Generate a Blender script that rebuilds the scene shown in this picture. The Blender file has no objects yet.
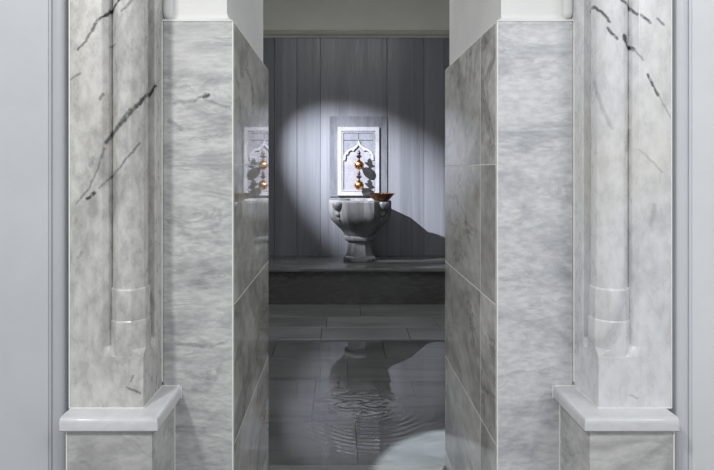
import bpy, bmesh, math, random
from mathutils import Vector, Matrix
random.seed(4)
PI = math.pi
sc = bpy.context.scene
COL = sc.collection

# ------------------------------------------------------------------ camera
H = 1.145                      # camera height
F = 560.0                      # focal length in pixels of the 714 px frame
cd = bpy.data.cameras.new('camera')
cam = bpy.data.objects.new('camera', cd)
COL.objects.link(cam)
cam.location = (0, 0, H)
cam.rotation_euler = (PI/2, 0, 0)
cd.sensor_fit = 'HORIZONTAL'
cd.sensor_width = 36
cd.lens = F/714*36
cd.shift_x = 17/714
cd.shift_y = -65/714
cd.clip_start = .02
sc.camera = cam
sc.view_settings.view_transform = 'Standard'
sc.view_settings.look = 'None'
sc.view_settings.gamma = 1
sc.view_settings.exposure = 0.0

def at(px, py, d):
    return Vector(((px-340)*d/F, d, H+(170-py)*d/F))

# ------------------------------------------------------------------ node helpers
class NT:
    def __init__(s, tree):
        s.t = tree; s.n = tree.nodes; s.l = tree.links
    def new(s, typ, **kw):
        n = s.n.new(typ)
        for k, v in kw.items(): setattr(n, k, v)
        return n
    def put(s, sock, v):
        if isinstance(v, bpy.types.NodeSocket): s.l.new(v, sock)
        else: sock.default_value = v
    def math(s, op, a, b=None, clamp=False):
        n = s.new('ShaderNodeMath', operation=op, use_clamp=clamp)
        s.put(n.inputs[0], a)
        if b is not None: s.put(n.inputs[1], b)
        return n.outputs[0]
    def vmath(s, op, a, b=None):
        n = s.new('ShaderNodeVectorMath', operation=op)
        s.put(n.inputs[0], a)
        if b is not None: s.put(n.inputs[1], b)
        return n
    def mapr(s, v, a, b, c=0., d=1., smooth=True):
        n = s.new('ShaderNodeMapRange')
        n.interpolation_type = 'SMOOTHSTEP' if smooth else 'LINEAR'
        s.put(n.inputs[0], v)
        for i, q in enumerate((a, b, c, d)): s.put(n.inputs[i+1], q)
        return n.outputs[0]
    def mix(s, f, a, b, mode='MIX'):
        n = s.new('ShaderNodeMix', data_type='RGBA', blend_type=mode)
        s.put(n.inputs[0], f)
        s.put(n.inputs[6], a if isinstance(a, bpy.types.NodeSocket) else (*a, 1))
        s.put(n.inputs[7], b if isinstance(b, bpy.types.NodeSocket) else (*b, 1))
        return n.outputs[2]
    def noise(s, vec, scale, detail=5, rough=.55, dist=0.):
        n = s.new('ShaderNodeTexNoise')
        s.put(n.inputs['Vector'], vec)
        n.inputs['Scale'].default_value = scale
        n.inputs['Detail'].default_value = detail
        n.inputs['Roughness'].default_value = rough
        n.inputs['Distortion'].default_value = dist
        return n
    def mapping(s, vec, rot=(0,0,0), scale=(1,1,1), loc=(0,0,0)):
        n = s.new('ShaderNodeMapping')
        s.put(n.inputs[0], vec)
        n.inputs['Location'].default_value = loc
        n.inputs['Rotation'].default_value = rot
        n.inputs['Scale'].default_value = scale
        return n.outputs[0]

def s2l(c):
    return tuple(((v/255)/12.92 if v/255 <= .04045 else ((v/255+.055)/1.055)**2.4) for v in c)

def seg_group():
    """distance of a point to a vein segment -> soft mask"""
    g = bpy.data.node_groups.new('vein_segment', 'ShaderNodeTree')
    for nm, ty in (('P','NodeSocketVector'),('A','NodeSocketVector'),('B','NodeSocketVector'),('W','NodeSocketFloat')):
        g.interface.new_socket(nm, in_out='INPUT', socket_type=ty)
    g.interface.new_socket('Mask', in_out='OUTPUT', socket_type='NodeSocketFloat')
    k = NT(g)
    gi = k.new('NodeGroupInput'); go = k.new('NodeGroupOutput')
    pa = k.vmath('SUBTRACT', gi.outputs[0], gi.outputs[1]).outputs[0]
    ba = k.vmath('SUBTRACT', gi.outputs[2], gi.outputs[1]).outputs[0]
    h = k.math('DIVIDE', k.vmath('DOT_PRODUCT', pa, ba).outputs['Value'], k.vmath('DOT_PRODUCT', ba, ba).outputs['Value'], clamp=True)
    sc_ = k.new('ShaderNodeVectorMath', operation='SCALE')
    k.put(sc_.inputs[0], ba); k.put(sc_.inputs['Scale'], h)
    d = k.vmath('LENGTH', k.vmath('SUBTRACT', pa, sc_.outputs[0]).outputs[0]).outputs['Value']
    m = k.mapr(k.math('DIVIDE', d, gi.outputs[3]), 0.25, 1.0, 1.0, 0.0)
    k.l.new(m, go.inputs[0])
    return g
SEG = seg_group()

def base_mat(name):
    m = bpy.data.materials.new(name); m.use_nodes = True
    k = NT(m.node_tree)
    b = m.node_tree.nodes['Principled BSDF']
    return m, k, b

def marble(name, light, dark, scale=3., rot=(0,0,0), stretch=(1,1,1), lo=.38, hi=.68, rough=.18, ior=1.5,
           vein=None, vein_col=(60,60,64), vein_amt=.5, vein_scale=2., vein_w=.012, segs=None, dip=.33, grain=.12, island=0., loc=(0,0,0), warm=None):
    m, k, b = base_mat(name)
    pos = k.new('ShaderNodeNewGeometry')
    P = pos.outputs['Position']
    mp = k.mapping(P, rot, stretch, loc)
    if island:
        off = k.vmath('ADD', mp, None)
        sc_ = k.math('MULTIPLY', pos.outputs['Random Per Island'], 17.)
        cb = k.new('ShaderNodeCombineXYZ')
        for i in range(3): k.put(cb.inputs[i], sc_)
        k.put(off.inputs[1], cb.outputs[0]); mp = off.outputs[0]
    n1 = k.noise(mp, scale, 8, .6, 1.2)
    f1 = k.mapr(n1.outputs['Fac'], lo, hi)
    col = k.mix(f1, s2l(light), s2l(dark))
    if warm:
        nw = k.noise(mp, scale*.6, 4, .5, .5)
        col = k.mix(k.mapr(nw.outputs['Fac'], .5, .75, 0, .7), col, s2l(warm))
    n2 = k.noise(mp, scale*9, 6, .65)
    g = k.mapr(n2.outputs['Fac'], .3, .7, 1-grain, 1+grain*.5)
    cg = k.new('ShaderNodeCombineXYZ')
    for i in range(3): k.put(cg.inputs[i], g)
    col = k.mix(1., col, cg.outputs[0], 'MULTIPLY')
    if vein:
        n3 = k.noise(k.mapping(P, vein.get('rot', rot), vein.get('stretch', stretch), vein.get('loc', loc)), vein_scale, 7, .62, vein.get('dist', .8))
        a = k.math('ABSOLUTE', k.math('SUBTRACT', n3.outputs['Fac'], .5))
        line = k.mapr(a, 0., vein_w, 1., 0.)
        n4 = k.noise(mp, scale*1.3, 3)
        line = k.math('MULTIPLY', line, k.mapr(n4.outputs['Fac'], .42, .62))
        col = k.mix(k.math('MULTIPLY', line, vein_amt), col, s2l(vein_col))
    if segs:
        # explicit dark veins, laid out in the stone's own X/Z plane
        nd = k.noise(P, 55., 4, .6)
        sub = k.vmath('SUBTRACT', nd.outputs['Color'], (.5, .5, .5)).outputs[0]
        scl = k.new('ShaderNodeVectorMath', operation='SCALE')
        k.put(scl.inputs[0], sub); scl.inputs['Scale'].default_value = .011
        Pd = k.vmath('ADD', P, scl.outputs[0]).outputs[0]
        sx = k.new('ShaderNodeSeparateXYZ'); k.put(sx.inputs[0], Pd)
        cx_ = k.new('ShaderNodeCombineXYZ')      # the veins dip obliquely into the block
        k.put(cx_.inputs[0], k.math('ADD', sx.outputs[0], k.math('MULTIPLY', k.math('SUBTRACT', sx.outputs[1], 1.305), dip)))
        k.put(cx_.inputs[2], sx.outputs[2])
        Pf = cx_.outputs[0]
        acc = None
        for (a, c, w, s) in segs:
            q = k.new('ShaderNodeGroup'); q.node_tree = SEG
            k.put(q.inputs[0], Pf)
            q.inputs[1].default_value = (a[0], 0, a[1]); q.inputs[2].default_value = (c[0], 0, c[1])
            q.inputs[3].default_value = w*.72
            v = k.math('MULTIPLY', q.outputs[0], s)
            acc = v if acc is None else k.math('MAXIMUM', acc, v)
        n5 = k.noise(P, 75., 4, .6)
        acc = k.math('MULTIPLY', acc, k.mapr(n5.outputs['Fac'], .30, .52, .5, 1.))
        col = k.mix(acc, col, s2l((54, 54, 58)))
    if island:
        r = k.mapr(pos.outputs['Random Per Island'], 0., 1., 1-island, 1+island, False)
        cr = k.new('ShaderNodeCombineXYZ')
        for i in range(3): k.put(cr.inputs[i], r)
        col = k.mix(1., col, cr.outputs[0], 'MULTIPLY')
    k.put(b.inputs['Base Color'], col)
    rn = k.mapr(n2.outputs['Fac'], .3, .7, rough*.8, rough*1.25)
    k.put(b.inputs['Roughness'], rn)
    b.inputs['IOR'].default_value = ior
    return m

def plain(name, c, rough=.6, var=.06, scale=6., metal=0., bump=0., ior=1.45):
    m, k, b = base_mat(name)
    pos = k.new('ShaderNodeNewGeometry')
    n = k.noise(pos.outputs['Position'], scale, 6, .6)
    g = k.mapr(n.outputs['Fac'], .3, .7, 1-var, 1+var)
    cg = k.new('ShaderNodeCombineXYZ')
    for i in range(3): k.put(cg.inputs[i], g)
    col = k.mix(1., s2l(c), cg.outputs[0], 'MULTIPLY')
    k.put(b.inputs['Base Color'], col)
    b.inputs['Roughness'].default_value = rough
    b.inputs['Metallic'].default_value = metal
    b.inputs['IOR'].default_value = ior
    if bump:
        n2 = k.noise(pos.outputs['Position'], scale*12, 5, .6)
        bp = k.new('ShaderNodeBump'); bp.inputs['Strength'].default_value = bump; bp.inputs['Distance'].default_value = .004
        k.put(bp.inputs['Height'], n2.outputs['Fac']); k.put(b.inputs['Normal'], bp.outputs[0])
    return m

# vein paths read off the two pilasters (stone plane 1.305 m away)
def path(pts, w=.006, s=.85):
    q = [((x-340)/429, H+(170-y)/429) for x, y in pts]
    return [(q[i], q[i+1], w, s) for i in range(len(q)-1)]
LV = (path([(122,-4),(112,8),(104,16),(98,20)], .0075, 1.) + path([(98,20),(92,30)], .009, .95) + path([(92,30),(86,40),(78,50)], .006, .75)
      + path([(134,-4),(122,11)], .006, .6) + path([(156,80),(143,98),(136,107)], .008, .95) + path([(141,100),(127,116),(114,131),(106,142)], .010, .85)
      + path([(130,109),(118,124)], .006, .6)
      + path([(104,148),(99,166),(89,188),(77,203)], .006, .5) + path([(139,143),(124,162),(112,176),(100,188)], .006, .6)
      + path([(95,193),(87,199)], .008, .95) + path([(114,43),(110,46)], .005, .6) + path([(80,73),(70,80)], .006, .5)
      + path([(103,94),(100,99)], .008, .6) + path([(128,388),(140,393)], .007, .6) + path([(133,376),(131,381)], .005, .6)
      + path([(91,165),(93,158)], .012, .3) + path([(150,300),(155,318)], .008, .3) + path([(83,252),(78,258)], .008, .3))
RV = (path([(593,1),(603,11),(610,21)], .007, .9) + path([(608,27),(613,34),(617,38)], .0075, .9)
      + path([(625,35),(628,44),(634,49)], .0095, 1.) + path([(634,49),(643,60)], .0045, .5)
      + path([(618,-3),(628,2)], .007, .8) + path([(628,2),(637,14)], .006, .85) + path([(641,15),(650,22)], .0075, .95)
      + path([(657,19),(664,25)], .006, .65) + path([(648,75),(653,86),(658,95)], .0075, .85) + path([(658,95),(671,118)], .004, .35)
      + path([(594,80),(602,106),(612,128)], .010, .25) + path([(630,130),(627,150)], .010, .28) + path([(640,150),(662,172)], .006, .25)
      + path([(655,205),(650,225)], .010, .2) + path([(630,395),(637,398)], .005, .4))

FV = [((-.425,1.318),(-.375,1.322),.010,.35),((-.375,1.322),(-.345,1.340),.008,.5),((-.350,1.332),(-.338,1.337),.009,.9),((-.345,1.325),(-.285,1.306),.009,.35),
      ((-.44,1.27),(-.41,1.25),.012,.25),((-.42,.70),(-.33,.69),.010,.3),((-.33,.69),(-.29,.705),.008,.25)]
M = {}
M['pil_l'] = marble('marble_pilaster_grey', (204,203,199), (140,140,138), 5., (0,.6,0), (1,1,.55), .44, .82, rough=.3, segs=LV, grain=.22, warm=(210,204,195))
M['pil_r'] = marble('marble_pilaster_white', (222,223,224), (166,168,171), 5., (0,-.6,0), (1,1,.55), .46, .84, rough=.3, segs=RV, dip=-.41, grain=.12, loc=(3,1,2), warm=(216,214,208))
M['cap'] = marble('marble_cap', (214,215,217), (194,195,198), 4., (0,0,0), (1,1,2), .45, .8, rough=.2, grain=.06)
M['ped'] = marble('marble_pedestal', (196,196,193), (160,160,158), 4., (0,.5,0), (1,1,2), .42, .7, rough=.22, grain=.12, vein={'stretch': (1,1,2.4), 'rot': (0,.5,0)}, vein_amt=.16, vein_scale=3., vein_w=.035)
M['face'] = marble('marble_face', (212,213,215), (170,173,178), 5., (0,-.3,0), (.8,1,2.0), .40, .78, rough=.5, ior=1.42, grain=.17,
                   vein={'stretch': (.7,1,1.9), 'rot': (0,-.45,0), 'dist': 2.2}, vein_amt=.3, vein_scale=4., vein_w=.05, vein_col=(140,142,146))
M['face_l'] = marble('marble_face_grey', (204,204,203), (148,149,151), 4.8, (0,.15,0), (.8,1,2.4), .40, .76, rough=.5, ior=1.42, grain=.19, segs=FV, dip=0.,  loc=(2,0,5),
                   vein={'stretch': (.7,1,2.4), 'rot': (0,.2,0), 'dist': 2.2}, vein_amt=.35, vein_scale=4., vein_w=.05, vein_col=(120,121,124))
M['reveal'] = marble('marble_reveal', (222,220,216), (152,150,145), 4.5, (.7,0,0), (1,.4,.6), .36, .72, rough=.028, ior=1.55, grain=.2, island=.07,
                     vein={'rot': (.65,0,0), 'stretch': (1,.5,.6), 'dist': 1.6}, vein_amt=.5, vein_scale=3.2, vein_w=.025, vein_col=(104,96,86))
M['wall_slab'] = marble('marble_wall_vertical_grain', (130,131,136), (112,114,119), 3., (0,0,0), (2.2,1,.05), .34, .66, rough=.3, grain=.03, island=.11)
M['surround'] = marble('marble_surround', (104,105,110), (90,91,96), 5., (0,0,0), (1.6,1,.3), .4, .65, rough=.3, grain=.08)
M['relief'] = marble('marble_relief', (156,156,160), (142,142,147), 6., rough=.3, grain=.05)
M['relief_field'] = marble('marble_relief_field', (140,140,146), (126,126,132), 6., rough=.3, grain=.05)
M['relief_spandrel'] = marble('marble_relief_spandrel', (122,123,130), (108,109,116), 6., rough=.3, grain=.05)
M['inlay'] = plain('dark_inlay', (40,41,46), .5)
M['basin'] = marble('marble_basin', (136,136,136), (98,98,98), 5., (0,0,0), (1.6,1.6,.35), .36, .68, rough=.17, grain=.12)
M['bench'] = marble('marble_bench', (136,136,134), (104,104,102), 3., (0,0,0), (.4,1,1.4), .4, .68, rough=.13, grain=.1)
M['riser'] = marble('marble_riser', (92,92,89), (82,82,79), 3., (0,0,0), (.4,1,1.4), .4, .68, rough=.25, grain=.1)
M['floor'] = marble('marble_floor_slabs', (148,148,147), (118,118,117), 2.2, (0,0,0), (.35,1.6,1), .38, .68, rough=.35, grain=.1, island=.10)
M['plaster'] = plain('white_plaster', (226,226,224), .75, .03, 5., bump=.25)
M['plaster_in'] = plain('inner_plaster', (232,231,220), .8, .03, 4., bump=.1)
M['trim_in'] = plain('stone_moulding', (190,188,176), .6, .05)
M['grout'] = plain('white_grout', (236,235,230), .7, .04, 40.)
M['dark_grout'] = plain('grey_grout', (104,105,106), .8, .05, 20.)
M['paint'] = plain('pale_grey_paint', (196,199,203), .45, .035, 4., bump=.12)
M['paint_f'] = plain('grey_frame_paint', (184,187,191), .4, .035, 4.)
M['paint_r'] = plain('pale_grey_paint_lit', (219,221,223), .45, .035, 4., bump=.12)  # same grey paint, lightened to stand in for missing light on the right
M['paint_fr'] = plain('grey_frame_paint_lit', (207,209,213), .4, .035, 4.)  # frame paint with the right side's extra light put into the colour
M['brass'] = plain('polished_brass', (222,164,104), .24, .12, 30., metal=1.)
M['bronze'] = plain('dark_bronze', (66,56,50), .4, .15, 30., metal=.8)
M['copper'] = plain('hammered_copper', (132,96,58), .36, .25, 26., metal=1., bump=.5)

def water_mat():
    m = bpy.data.materials.new('clear_water'); m.use_nodes = True
    k = NT(m.node_tree); k.n.clear()
    out = k.new('ShaderNodeOutputMaterial')
    tr = k.new('ShaderNodeBsdfTransparent'); tr.inputs[0].default_value = (.94, .95, .95, 1)
    gl = k.new('ShaderNodeBsdfGlossy'); gl.inputs['Roughness'].default_value = .015
    fr = k.new('ShaderNodeFresnel'); fr.inputs['IOR'].default_value = 1.95
    mx = k.new('ShaderNodeMixShader')
    k.l.new(fr.outputs[0], mx.inputs[0]); k.l.new(tr.outputs[0], mx.inputs[1]); k.l.new(gl.outputs[0], mx.inputs[2])
    k.l.new(mx.outputs[0], out.inputs[0])
    return m
M['water'] = water_mat()

# ------------------------------------------------------------------ mesh helpers
def add_box(bm, x0, x1, y0, y1, z0, z1, bev=0., seg=2):
    v = [bm.verts.new((x, y, z)) for x in (x0, x1) for y in (y0, y1) for z in (z0, z1)]
    fs = [bm.faces.new([v[i] for i in q]) for q in ((0,1,3,2),(4,6,7,5),(0,4,5,1),(2,3,7,6),(0,2,6,4),(1,5,7,3))]
    if bev:
        es = list({e for f in fs for e in f.edges})
        bmesh.ops.bevel(bm, geom=es, offset=bev, segments=seg, profile=.5, affect='EDGES')

def loft(bm, secs, cap0=True, cap1=True, closed=True):
    """secs: lists of 3-D points, all of one length"""
    R = [[bm.verts.new(p) for p in s] for s in secs]
    n = len(R[0])
    for a, b in zip(R[:-1], R[1:]):
        for i in range(n if closed else n-1):
            j = (i+1) % n
            try: bm.faces.new((a[i], a[j], b[j], b[i]))
            except ValueError: pass
    if cap0: bm.faces.new(R[0][::-1])
    if cap1: bm.faces.new(R[-1])
    return R

def lathe(bm, prof, cx, cy, n=32, shape=None, axis='Z', origin=None, caps=True):
    """prof: list of (r, z)"""
    secs = []
    for r, z in prof:
        s = []
        for i in range(n):
            t = 2*PI*i/n
            q = shape(t, z) if shape else 1.
            s.append((cx+r*q*math.cos(t), cy+r*q*math.sin(t), z))
        secs.append(s)
    loft(bm, secs, caps, caps)

def prism_xz(bm, pts, y0, y1):
    """polygon in X/Z extruded along Y"""
    loft(bm, [[(x, y0, z) for x, z in pts], [(x, y1, z) for x, z in pts]])

def obj(name, bm, mat, parent=None, smooth=None, bevel=0.):
    bmesh.ops.remove_doubles(bm, verts=bm.verts, dist=1e-6)
    bmesh.ops.recalc_face_normals(bm, faces=bm.faces)
    if parent:
        off = Vector((0,0,0)); p = parent
        while p: off += p.location; p = p.parent
        bmesh.ops.translate(bm, verts=bm.verts, vec=-off)
    me = bpy.data.meshes.new(name); bm.to_mesh(me); bm.free()
    me.materials.append(mat)
    o = bpy.data.objects.new(name, me); COL.objects.link(o)
    if parent: o.parent = parent
    if smooth is not None:
        for f in me.polygons: f.use_smooth = True
        md = None
        try:
            me.set_sharp_from_angle(angle=math.radians(smooth))
        except Exception: pass
    if bevel:
        b = o.modifiers.new('bevel', 'BEVEL'); b.width = bevel; b.segments = 3; b.limit_method = 'ANGLE'; b.angle_limit = math.radians(25)
        for f in me.polygons: f.use_smooth = True
        me.set_sharp_from_angle(angle=math.radians(50))
    return o

def thing(name, loc, label, cat, group=None):
    o = bpy.data.objects.new(name, None); COL.objects.link(o)
    o.location = loc; o.empty_display_size = .1
    o['label'] = label; o['category'] = cat
    if group: o['group'] = group
    return o
def struct(name, bm, mat, smooth=None, bevel=0.):
    o = obj(name, bm, mat, None, smooth, bevel); o['kind'] = 'structure'
    return o
def B(): return bmesh.new()

# ------------------------------------------------------------------ key distances
DW, DI, DP = 1.44, 2.15, 1.305          # jamb face, inner wall face, pilaster face
DB = 5.43                               # back wall
XL, XR = -.2745, .4035                  # reveals
ZT = 1.528                              # top of the marble cladding
PL, PR = -.4580, .6022                  # inner sides of the pilasters
RX0, RX1 = -2.05, 2.05                  # room inside
CEIL = 3.05

# ------------------------------------------------------------------ floor
bm = B()
g = .0013
rows = [(2.163,2.55,[-1.3,-.62,.07,.78,1.4]), (3.05,3.41,[-1.45,-.62,.044,.85,1.5]), (3.41,3.79,[-1.3,-.42,.28,.95,1.5]),
        (3.79,4.08,[-1.4,-.75,-.13,.48,1.2]), (4.08,4.36,[-1.2,-.1,.72,1.4]), (4.36,4.80,[-1.5,-.7,.165,1.0])]
for y0, y1, xs in rows:
    e = [RX0] + xs + [RX1]
    for a, b in zip(e[:-1], e[1:]): add_box(bm, a+g, b-g, y0+g, y1-g, -.03, 0, .0015, 1)
for a, b, c, d in ((RX0,-.85,2.55,3.05),(-.85,-.13,2.55,3.05),(-.13,.62,2.55,2.82),(.62,RX1,2.55,2.82),(-.13,.38,2.82,3.05),(.38,1.1,2.82,3.05),(1.1,RX1,2.82,3.05)):
    add_box(bm, a+g, b-g, c+g, d-g, -.03, 0, .0015, 1)
for j in range(6):                     # hall in front of the doorway
    y1 = 1.60-j*.5
    xs = [-2.05+(j%2)*.35+i*.75 for i in range(6)] + [2.05]
    xs[0] = -2.05
    for a, b in zip(xs[:-1], xs[1:]): add_box(bm, a+g, b-g, y1-.5+g, y1-g, -.03, 0, .0015, 1)
struct('floor', bm, M['floor'])
bm = B(); add_box(bm, -2.2, 2.2, -1.5, 5.6, -.12, -.02); struct('floor_bed', bm, M['dark_grout'])
bm = B(); add_box(bm, XL-.02, XR+.02, 1.605, 2.158, -.02, .010, .003); struct('trim_threshold', bm, M['bench'])

# ------------------------------------------------------------------ inner room shell
bm = B()
seams = [RX0,-1.62,-1.25,-.93,-.635,-.417,-.189,.456,.815,1.01,1.38,1.72,RX1]
ZP = 2.425
for a, b in zip(seams[:-1], seams[1:]): add_box(bm, a+.0012, b-.0012, DB, DB+.03, 0.0, ZP, .0012, 1)
struct('wall_back', bm, M['wall_slab'])
bm = B(); add_box(bm, RX0-.1, RX1+.1, DB+.025, DB+.17, -.02, CEIL); struct('wall_back_plaster', bm, M['plaster_in'])
bm = B()
pr = [(DB+.02,ZP),(DB-.012,ZP),(DB-.012,ZP+.018),(DB-.03,ZP+.034),(DB-.03,ZP+.062),(DB-.018,ZP+.072),(DB+.027,ZP+.076)]
loft(bm, [[(x, y, z) for y, z in pr] for x in (RX0, RX1)]); struct('trim_1', bm, M['trim_in'])
bm = B(); add_box(bm, RX0-.12, RX0, DI-.02, DB+.05, -.02, CEIL); struct('wall_left', bm, M['wall_slab'])
bm = B(); add_box(bm, RX1, RX1+.12, DI-.02, DB+.05, -.02, CEIL); struct('wall_right', bm, M['wall_slab'])
bm = B(); add_box(bm, RX0-.12, RX1+.12, DW-.05, DB+.17, CEIL, CEIL+.1); struct('ceiling', bm, M['plaster_in'])

# ------------------------------------------------------------------ front wall: plaster with an arched opening
bm = B()
a0, a1 = XL-.020, XR+.016
ac, ar, zs = (a0+a1)/2, (a1-a0)/2, 1.82
yf, yb = DW+.018, DI-.004
add_box(bm, RX0-.12, a0, yf, yb, -.02, zs)
add_box(bm, a1, RX1+.12, yf, yb, -.02, zs)
N = 28
top = CEIL
R0 = []
for i in range(N+1):                    # spandrel above the arch, strip by strip
    t = PI - PI*i/N
    R0.append((ac+ar*math.cos(t), zs+ar*1.12*math.sin(t)))
for (xa, za), (xb, zb) in zip(R0[:-1], R0[1:]):
    loft(bm, [[(xa,y,za),(xb,y,zb),(xb,y,top),(xa,y,top)] for y in (yf, yb)])
add_box(bm, RX0-.12, a0, yf, yb, zs, top); add_box(bm, a1, RX1+.12, yf, yb, zs, top)
struct('wall_front', bm, M['plaster'], 30)
# flared foot of the plaster where it meets the top of the marble
bm = B()
def flare(x_edge, sgn, xo):
    prof = [(0., 0.), (.0008, .002), (.005, .005), (.011, .009), (.0155, .014), (.0178, .024)]
    secs = []
    for s, h in prof:
        secs.append([(xo, DW+.001+s, ZT+h), (x_edge-sgn*(s+.001), DW+.001+s, ZT+h), (x_edge-sgn*(s+.001), DI-.004, ZT+h), (x_edge-sgn*.03, DI-.004, ZT+h), (x_edge-sgn*.03, DW+.03, ZT+h), (xo, DW+.03, ZT+h)])
    loft(bm, secs)
flare(XL, 1, PL-.02); flare(XR, -1, PR+.02)
struct('trim_2', bm, M['plaster'], 60)
# round-ended plaster beads in the corners beside the pilasters
for nm, x in (('trim_3', PL+.012), ('trim_4', PR-.012)):
    bm = B()
    lathe(bm, [(.001,ZT+.009),(.006,ZT+.010),(.0105,ZT+.015),(.0125,ZT+.022),(.0125,2.6)], x, DW+.012, 20)
    struct(nm, bm, M['plaster'], 60)

# ------------------------------------------------------------------ outer wall and its moulded frame
def frame_profile(x0, s):
    p = [(0,1.366),(.0225,1.366),(.0235,1.340)]
    for i in range(13):
        t = PI*i/12
        p.append((.0405-.0165*math.cos(t), 1.339-.010*math.sin(t)))
    p += [(.0575,1.3405),(.0588,1.3405),(.0594,1.3375),(.066,1.337)]
    return [(x0+s*x, y) for x, y in p]
for nm, wn, x0, s in (('trim_5','wall_front_left',-.630,-1), ('trim_6','wall_front_right',.774,1)):
    p = frame_profile(x0, s)
    p += [(p[-1][0], 1.45), (x0, 1.45)]
    bm = B(); loft(bm, [[(x, y, z) for x, y in p] for z in (0., 2.9)])
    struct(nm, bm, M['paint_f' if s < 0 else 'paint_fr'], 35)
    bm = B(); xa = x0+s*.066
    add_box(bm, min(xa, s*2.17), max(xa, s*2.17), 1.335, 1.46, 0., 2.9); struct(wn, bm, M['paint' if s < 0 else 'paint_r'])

# ------------------------------------------------------------------ door jambs clad in marble
ZJ = [.010,.070,.432,.795,1.160,ZT]
def jamb(side):
    L = side < 0
    xf, xo = (XL, PL) if L else (XR, PR)
    s = 1 if L else -1                   # towards the opening
    t = thing('marble_jamb', ((xf+xo)/2, (DW+DI)/2, 0.),
              'left doorway jamb clad in shadowy polished grey marble reflecting the basin' if L else 'right doorway jamb clad in pale grey marble with white tile joints',
              'jamb', 'marble-clad jambs of the doorway')
    bm = B(); lo, hi = sorted((xo+s*.0022, xf-s*.0))
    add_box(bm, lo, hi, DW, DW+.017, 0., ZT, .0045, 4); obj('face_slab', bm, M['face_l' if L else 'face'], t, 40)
    bm = B(); gg = .0013
    ys = [DW+.0172, 1.612, DI+.004] if not L else [DW+.0172, DI+.004]
    for z0, z1 in zip(ZJ[:-1], ZJ[1:]):
        for y0, y1 in zip(ys[:-1], ys[1:]):
            lo, hi = sorted((xf-s*.0175, xf-s*.0005))
            g0 = gg if z0 > .02 else 0
            add_box(bm, lo, hi, y0+(.0016 if y0 != ys[0] else 0), y1-(.0016 if y1 != ys[-1] else 0), z0+g0, z1-(gg if z1 != ZT else 0), .0008, 1)
    obj('reveal_cladding', bm, M['reveal'], t)
    bm = B()
    lo, hi = sorted((xf-s*.0185, xf-s*.0010)); add_box(bm, lo, hi, DW+.0174, DI+.003, .012, ZT-.001)
    lo, hi = sorted((xo-s*.001, xo+s*.0024)); add_box(bm, lo, hi, DW-.0016, DW+.003, .60, ZT-.001, .0008, 2)
    lo, hi = sorted((xf+s*.0003, xf-s*.0034)); add_box(bm, lo, hi, DW-.0004, DW+.004, .012, ZT-.001, .0012, 2)   # white strip along the arris
    obj('grout', bm, M['grout'], t)['label'] = 'thin white grout lines and a white arris strip'
    return t
jamb(-1); jamb(1)

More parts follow.
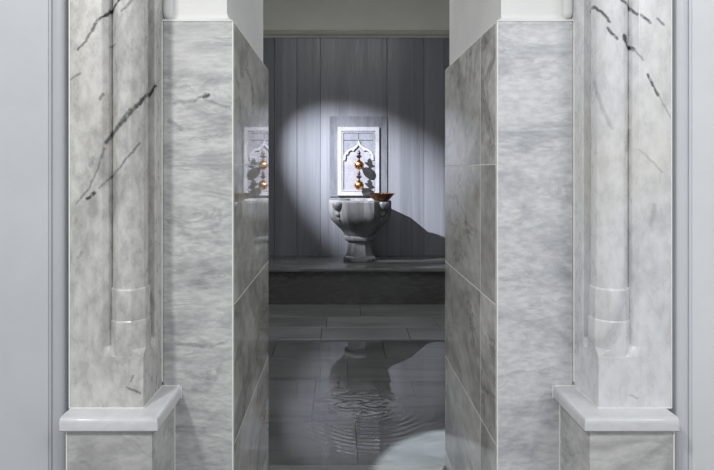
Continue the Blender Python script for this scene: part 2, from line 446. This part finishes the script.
# ------------------------------------------------------------------ pilasters
ZC0, ZC1 = .557, .590
def pilaster(side):
    L = side < 0
    xc = PL if L else PR
    xo = -.630 if L else .772
    s = -1 if L else 1                   # from the inner corner outwards
    mat = M['pil_l'] if L else M['pil_r']
    X = lambda v: xc+s*v
    t = thing('pilaster', ((xc+xo)/2, 1.37, 0.),
              'left marble pilaster, greyer and streaked with long dark diagonal veins' if L else 'right marble pilaster, whiter with broken short black veins near the top',
              'pilaster', 'carved marble pilasters flanking the doorway')
    yb_ = DW+.0165
    P1, P5 = (X(.097), DP), (X(0), 1.388)
    notch = [(xo, DP), P1, (X(.0855), DP+.0135), (X(.0830), DP+.046), (X(.066), DP+.072), (X(.045), 1.391), (X(.0230), 1.394), P5, (X(0), yb_), (xo, yb_)]
    full = [(xo, DP), P1, (X(.075), DP), (X(.05), DP), (X(.0), DP), (X(0), DP+.03), (X(0), DP+.06), P5, (X(0), yb_), (xo, yb_)]
    bm = B()
    loft(bm, [[(x, y, z) for x, y in sct] for sct, z in ((full, ZC1), (full, .710), (notch, .732), (notch, 2.9))])
    obj('shaft', bm, mat, t, bevel=.0022)
    # colonnette let into the corner
    cx, cy = X(.0462), DP+.0434
    def octa(a, z, sq=0.):
        pts = []
        k = a*math.tan(PI/8)
        for i, (ux, uy) in enumerate(((-k,-a),(k,-a),(a,-k),(a,k),(k,a),(-k,a),(-a,k),(-a,-k))):
            vx, vy = ux, uy
            if i in (0, 7):               # only the outer corner runs out into the square block
                vx = ux*(1-sq) - .0458*sq; vy = uy*(1-sq) - .0430*sq
            if i == 6: vx = ux*(1-sq) - .0458*sq
            pts.append((cx+s*vx, cy+vy, z))
        return pts
    bm = B()
    A0, A1, A2 = .0430, .0415, .0385
    loft(bm, [octa(A0, .695, 1.), octa(A0, .709, 1.), octa(A0, .7245, 0.), octa(A0, .7885), octa(A0-.0012, .7905), octa(A1-.001, .7935)], cap1=True)
    obj('colonnette_base', bm, mat, t, bevel=.0012)
    bm = B()
    loft(bm, [octa(A1, .7915), octa(A1, .8625), octa(A1-.0012, .8645), octa(A2-.001, .8675)])
    obj('colonnette_collar', bm, mat, t, bevel=.0012)
    bm = B()
    def rnd(z):
        pts = []
        for i in range(40):
            q = 2*PI*(i+.5)/40
            c8 = math.cos(((q+PI/8) % (PI/4)) - PI/8)
            rr = A2*(.45/c8*1.0 + .55*1.02)
            pts.append((cx+s*rr*math.cos(q), cy+rr*math.sin(q), z))
        return pts
    loft(bm, [rnd(.866), rnd(2.9)])
    obj('colonnette', bm, mat, t, 12)
    # moulded capping stone of the pedestal, returned along the side
    fr = 1.252; ci = xc - s*(.050 if L else .055); co = xo + s*(-.004 if not L else .0)
    if not L: co = .759
    else: co = -.628
    bm = B()
    def ring(e, z):                       # outline pulled in by e at height z
        return [(co, fr+e, z), (ci+s*e, fr+e, z), (ci+s*e, DW+.006, z), (co, DW+.006, z)]
    loft(bm, [ring(.010, ZC0), ring(.003, ZC0+.0015), ring(.0, ZC0+.005), ring(.0, ZC1-.012), ring(.0012, ZC1-.006), ring(.0045, ZC1-.0018), ring(.010, ZC1)])
    obj('cap', bm, M['cap'], t, 40)
    bm = B()
    pi_, po = xc - s*(.033 if L else .037), xo - s*(.012 if L else .017)
    lo, hi = sorted((pi_, po)); add_box(bm, lo, hi, 1.268, DW+.006, 0., ZC0, .0025, 2)
    obj('pedestal', bm, M['ped'], t, 40)
    # white grout beads
    bm = B(); w = .0021
    def bar(x0, x1, y0, y1, z0, z1):
        a, b = sorted((x0, x1)); add_box(bm, a, b, y0, y1, z0, z1, .0005, 1)
    bar(ci+s*.004, X(.002), DW-w, DW+.002, ZC1-w, ZC1+w)          # cap against the jamb
    bar(X(-w), X(w), DP, DW, ZC1-.0004, ZC1+w)
    bar(X(0), xo, DP-w, DP+w, ZC1-.0004, ZC1+w*.8)
    bar(ci-s*.0012, ci+s*.001, DW-.003, DW+.002, ZC0+.002, ZC1)
    bar(pi_-s*.0016, pi_+s*.001, DW-.0022, DW+.002, .0, ZC0)
    bar(po-s*.001, po+s*.0022, 1.266, 1.272, .0, ZC0)
    bar(xo-s*.001, xo+s*.002, DP-.001, DP+.004, ZC1, 2.9)
    obj('grout', bm, M['grout'], t)['label'] = 'thin white grout lines and a white arris strip'
    return t
pilaster(-1); pilaster(1)

# ------------------------------------------------------------------ marble bench along the back wall
ZB = .317
t = thing('marble_bench', (.18, 5.08, 0.), 'long low grey marble bench along the back wall carrying the basin', 'bench')
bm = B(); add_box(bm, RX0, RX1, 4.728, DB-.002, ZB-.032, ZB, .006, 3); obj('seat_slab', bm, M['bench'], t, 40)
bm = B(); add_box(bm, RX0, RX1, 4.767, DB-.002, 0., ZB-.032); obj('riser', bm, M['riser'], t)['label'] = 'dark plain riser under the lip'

# ------------------------------------------------------------------ octagonal marble basin
KX, KY = .180, 5.144
t = thing('marble_basin', (KX, KY, ZB), 'octagonal grey marble wash basin on a pedestal foot, standing on the bench', 'basin')
def octshape(amt):
    def f(th, z):
        a = amt(z) if callable(amt) else amt
        q = ((th+PI/8) % (PI/4)) - PI/8
        return (1/math.cos(q))*a + (1-a)*1.03
    return f
bm = B()
full = lambda z: 1. if z > .74 else max(.25, (z-.55)/.19)
prof = [(.100,.545),(.138,.556),(.152,.580),(.176,.608),(.210,.642),(.243,.676),(.265,.706),(.276,.738),(.281,.780),(.281,.862),(.277,.870),(.268,.874),
        (.214,.874),(.206,.868),(.200,.840),(.185,.760),(.150,.700),(.080,.665),(.01,.660)]
lathe(bm, prof, KX, KY, 64, octshape(full)); obj('bowl', bm, M['basin'], t, 22)
bm = B()
lathe(bm, [(.10,.500),(.128,.504),(.138,.512),(.142,.526),(.140,.540),(.130,.552),(.11,.556)], KX, KY, 64, octshape(.75)); obj('collar', bm, M['basin'], t, 24)
bm = B()
lathe(bm, [(.142,ZB),(.148,ZB+.006),(.148,ZB+.026),(.140,ZB+.036),(.126,ZB+.048),(.116,ZB+.075),(.110,ZB+.12),(.108,ZB+.16),(.110,.498),(.112,.505)], KX, KY, 64, octshape(1.)); obj('foot', bm, M['basin'], t, 22)
for sx in (-1, 1):
    q = .288*math.sqrt(.5)
    px, py = KX+sx*q, KY-q
    bm = B()
    pr = [(.002,.690),(.012,.694),(.016,.706),(.012,.722),(.010,.730),(.020,.738),(.025,.752),(.021,.766),(.013,.776),(.014,.784),(.026,.796),(.040,.812),(.049,.834),(.051,.852),(.046,.861),(.030,.866),(.002,.867)]
    lathe(bm, pr, px, py, 28)
    for v in bm.verts:                    # lower end tucks in under the bowl
        k = max(0., (.80-v.co.z))/.11
        v.co.x -= sx*.022*k*k; v.co.y += .022*k*k
    obj('tulip_carving', bm, M['basin'], t, 50)

# ------------------------------------------------------------------ copper bowl on the rim
bx, by = KX+.186, KY-.170
bm = B()
def flute(th, z): return 1+.012*math.cos(24*th)
z0 = .8742
pr = [(.004,z0),(.058,z0),(.066,z0+.004),(.084,z0+.022),(.100,z0+.040),(.112,z0+.054),(.119,z0+.060),(.1195,z0+.063),(.115,z0+.064),(.107,z0+.056),(.094,z0+.040),(.078,z0+.022),(.060,z0+.006),(.004,z0+.004)]
lathe(bm, pr, bx, by, 96, flute)
o = obj('copper_bowl', bm, M['copper'], None, 40)
o['label'] = 'small fluted copper bowl resting on the right rim of the basin'; o['category'] = 'bowl'

# ------------------------------------------------------------------ carved relief panel behind the basin
UX = .1786
t = thing('relief_panel', (UX, DB, .884), 'white carved relief panel with an ogee arch, on the wall above the basin', 'wall panel')
bm = B(); x0, x1 = at(329.5, 0, DB-.012).x, at(387.2, 0, DB-.012).x
add_box(bm, x0, x1, DB-.011, DB, .886, 1.665, .001, 1); obj('surround', bm, M['surround'], t)['label'] = 'plain darker grey stone surround'
FR0, FR1 = .898, 1.560
bm = B(); add_box(bm, UX-.150, UX+.150, DB-.017, DB-.010, FR0+.03, FR1-.03); obj('field', bm, M['relief_field'], t)
def rect_ring(bm, hw, za, zb, w, ya, yb2, bev=.0015):
    add_box(bm, UX-hw, UX-hw+w, ya, yb2, za, zb, bev, 1); add_box(bm, UX+hw-w, UX+hw, ya, yb2, za, zb, bev, 1)
    add_box(bm, UX-hw+w, UX+hw-w, ya, yb2, zb-w, zb, bev, 1); add_box(bm, UX-hw+w, UX+hw-w, ya, yb2, za, za+w, bev, 1)
bm = B(); rect_ring(bm, .200, FR0, FR1, .038, DB-.029, DB-.010); rect_ring(bm, .156, FR0+.044, FR1-.044, .010, DB-.024, DB-.010)
obj('frame', bm, M['relief'], t)
outer = [(0,1.440),(-.007,1.424),(-.018,1.396),(-.036,1.376),(-.060,1.362),(-.088,1.352),(-.112,1.338),(-.130,1.318),(-.143,1.290),(-.145,1.262),(-.145,1.238)]
inner = [(0,1.384),(-.008,1.374),(-.020,1.360),(-.038,1.344),(-.050,1.328),(-.072,1.336),(-.096,1.322),(-.104,1.296),(-.122,1.292),(-.124,1.262),(-.130,1.238)]
bm = B(); bs = B(); bl = B()
for sg in (1, -1):
    for i in range(len(outer)-1):
        (xa, za), (xb, zb), (xc_, zc_), (xd, zd) = outer[i], outer[i+1], inner[i+1], inner[i]
        loft(bm, [[(UX+sg*x, y, z) for x, z in ((xa,za),(xb,zb),(xc_,zc_),(xd,zd))] for y in (DB-.031, DB-.012)])
        loft(bs, [[(UX+sg*x, y, z) for x, z in ((xa,za),(xb,zb),(xb,1.5045),(xa,1.5045))] for y in (DB-.0195, DB-.012)])
        for P_, Q_, off in ((outer[i], outer[i+1], .0045), (inner[i], inner[i+1], -.0045)):
            loft(bl, [[(UX+sg*P_[0], y, P_[1]), (UX+sg*Q_[0], y, Q_[1]), (UX+sg*Q_[0], y, Q_[1]+off), (UX+sg*P_[0], y, P_[1]+off)] for y in (DB-.0225, DB-.012)])
obj('ogee_arch', bm, M['relief'], t)
obj('spandrel', bs, M['relief_spandrel'], t)['label'] = 'greyer block-cut stone above the arch'
# spandrel above the arch sits proud of the field and is cut by dark joints
bm = bl
bar = lambda xa, xb, za, zb: add_box(bm, UX+xa, UX+xb, DB-.0215, DB-.012, za, zb)
bar(-.146,.146,1.430,1.435); bar(-.0022,.0022,1.44,1.506); bar(-.146,.146,1.500,1.506)
bar(-.146,-.1415,.95,1.506); bar(.1415,.146,.95,1.506)
add_box(bm, UX-.162, UX+.162, DB-.0205, DB-.012, FR1-.045, FR1-.038); add_box(bm, UX-.162, UX-.156, DB-.0205, DB-.012, FR0+.038, FR1-.038); add_box(bm, UX+.156, UX+.162, DB-.0205, DB-.012, FR0+.038, FR1-.038)
obj('inlay_line', bm, M['inlay'], t)['label'] = 'thin dark inlaid line'

# ------------------------------------------------------------------ two brass taps
def tap(zc, label):
    yw = DB-.0172; yc = yw-.095
    x = UX+.002
    t = thing('brass_tap', (x, yw, zc), label, 'tap', 'ball taps on the relief panel')
    bm = B()
    bmesh.ops.create_uvsphere(bm, u_segments=32, v_segments=20, radius=.046, matrix=Matrix.Translation((x, yc, zc)))
    obj('ball', bm, M['brass'], t, 60)
    bm = B()
    lathe(bm, [(.028,0.),(.028,.006),(.016,.010),(.013,.016),(.013,.062)], 0, 0, 24)
    bmesh.ops.transform(bm, verts=bm.verts, matrix=Matrix.Translation((x, yw, zc)) @ Matrix.Rotation(PI/2, 4, 'X'))
    obj('stem', bm, M['brass'], t, 40)
    bm = B()
    h = zc+.040
    pr = [(.010,h),(.014,h+.006),(.009,h+.012),(.008,h+.022),(.016,h+.028),(.024,h+.036),(.026,h+.044),(.020,h+.052),(.010,h+.057),(.009,h+.061),(.015,h+.066),(.017,h+.072),(.012,h+.084),(.005,h+.096),(.001,h+.104)]
    lathe(bm, pr, x, yc, 20)
    obj('finial', bm, M['bronze'], t, 50)
    bm = B()
    for a in range(4):
        q = PI/4+a*PI/2
        bmesh.ops.create_uvsphere(bm, u_segments=12, v_segments=8, radius=.0085, matrix=Matrix.Translation((x+.024*math.cos(q), yc+.024*math.sin(q), h+.042)))
    obj('handle_knob', bm, M['bronze'], t, 60)
    return t
tap(H+(170-165)*(DB-.11)/F, 'upper brass ball tap with dark finial, under the arch of the relief')
tap(H+(170-185.3)*(DB-.11)/F, 'lower brass ball tap with dark finial, nearest the basin rim')

# ------------------------------------------------------------------ water on the floor
bm = B()
wx0, wx1, wy0, wy1 = -1.2, 1.3, 2.166, 3.765
NX, NY = 380, 420
rc = (.10, 2.76)
def wh(x, y):
    dx, dy = x-rc[0], y-rc[1]
    r = math.hypot(dx, dy)
    th = math.atan2(dy, dx)
    a = math.exp(-((r-.30)/.14)**2)*(math.exp(-(dx/.30)**2) if dy < 0 else 0.)*(1-math.exp(-(dy/.08)**2))
    w = 0.00042*a*math.sin(2*PI*(r*(1+.10*math.sin(2*th+.4)))/.031 + 1.2*math.sin(5*th))
    c = math.exp(-(dx/.16)**2-(dy/.12)**2)
    w += 0.0014*c*(math.sin(71*x+39*y+2*math.sin(47*y))*math.sin(67*y-33*x+1.5*math.sin(51*x)))
    e = math.exp(-((x-.34)/.16)**2-((y-2.75)/.28)**2)
    w += .00022*e*math.sin(95*x+22*math.sin(9*y))
    w += .00003*math.sin(17*x+5*y)+.00003*math.sin(13*y-7*x)
    return w
V = []
for j in range(NY+1):
    y = wy0+(wy1-wy0)*(j/NY)**1.25
    row = []
    for i in range(NX+1):
        u = i/NX*2-1
        x = .06+ (u*.55+ .69*u**3)
        x = min(max(x, wx0), wx1)
        row.append(bm.verts.new((x, y, .0045+wh(x, y))))
    V.append(row)
for j in range(NY):
    for i in range(NX): bm.faces.new((V[j][i], V[j][i+1], V[j+1][i+1], V[j+1][i]))
me = bpy.data.meshes.new('water_film'); bm.to_mesh(me); bm.free()
me.materials.append(M['water'])
for f in me.polygons: f.use_smooth = True
o = bpy.data.objects.new('water_film', me); COL.objects.link(o)
o['label'] = 'thin rippling film of clear water over the inner slab floor'; o['category'] = 'water'; o['kind'] = 'stuff'

# ------------------------------------------------------------------ light
w = bpy.data.worlds.new('world'); sc.world = w; w.use_nodes = True
bg = w.node_tree.nodes['Background']; bg.inputs[0].default_value = (.93, .96, 1., 1); bg.inputs[1].default_value = .60
def light(name, typ, loc, target, energy, col=(1,1,1), **kw):
    ld = bpy.data.lights.new(name, typ); ld.energy = energy; ld.color = col
    for k, v in kw.items(): setattr(ld, k, v)
    o = bpy.data.objects.new(name, ld); COL.objects.link(o)
    o.location = loc
    o.rotation_euler = (Vector(target)-Vector(loc)).to_track_quat('-Z', 'Y').to_euler()
    return o
light('hall_ceiling_lamp', 'AREA', (-1.16, -.70, 2.75), (.1, 1.4, .9), 33, (1,.99,.97), size=.22)
light('hall_side_fill', 'AREA', (1.35, -.75, 2.6), (.6, 1.4, .9), 18, (.98,.99,1.), size=.6)  # added unseen fill, brightens the right wall and pilaster
light('wall_spotlight', 'SPOT', (-1.90, 3.50, 2.80), (.28, DB, 1.00), 2450, (.87,.90,1.), spot_size=math.radians(26), spot_blend=1., shadow_soft_size=.02)
light('floor_spotlight', 'SPOT', (1.0, 3.3, 2.9), (.51, 2.08, 0), 640, (.82,.91,1.), spot_size=math.radians(14), spot_blend=.12, shadow_soft_size=.02)
light('room_ambient_fill', 'AREA', (0.1, 3.0, 3.0), (0.1, 3.4, 0), 30, (.95,.98,1.), size=1.6)  # unseen area light added as ambient fill for the inner room
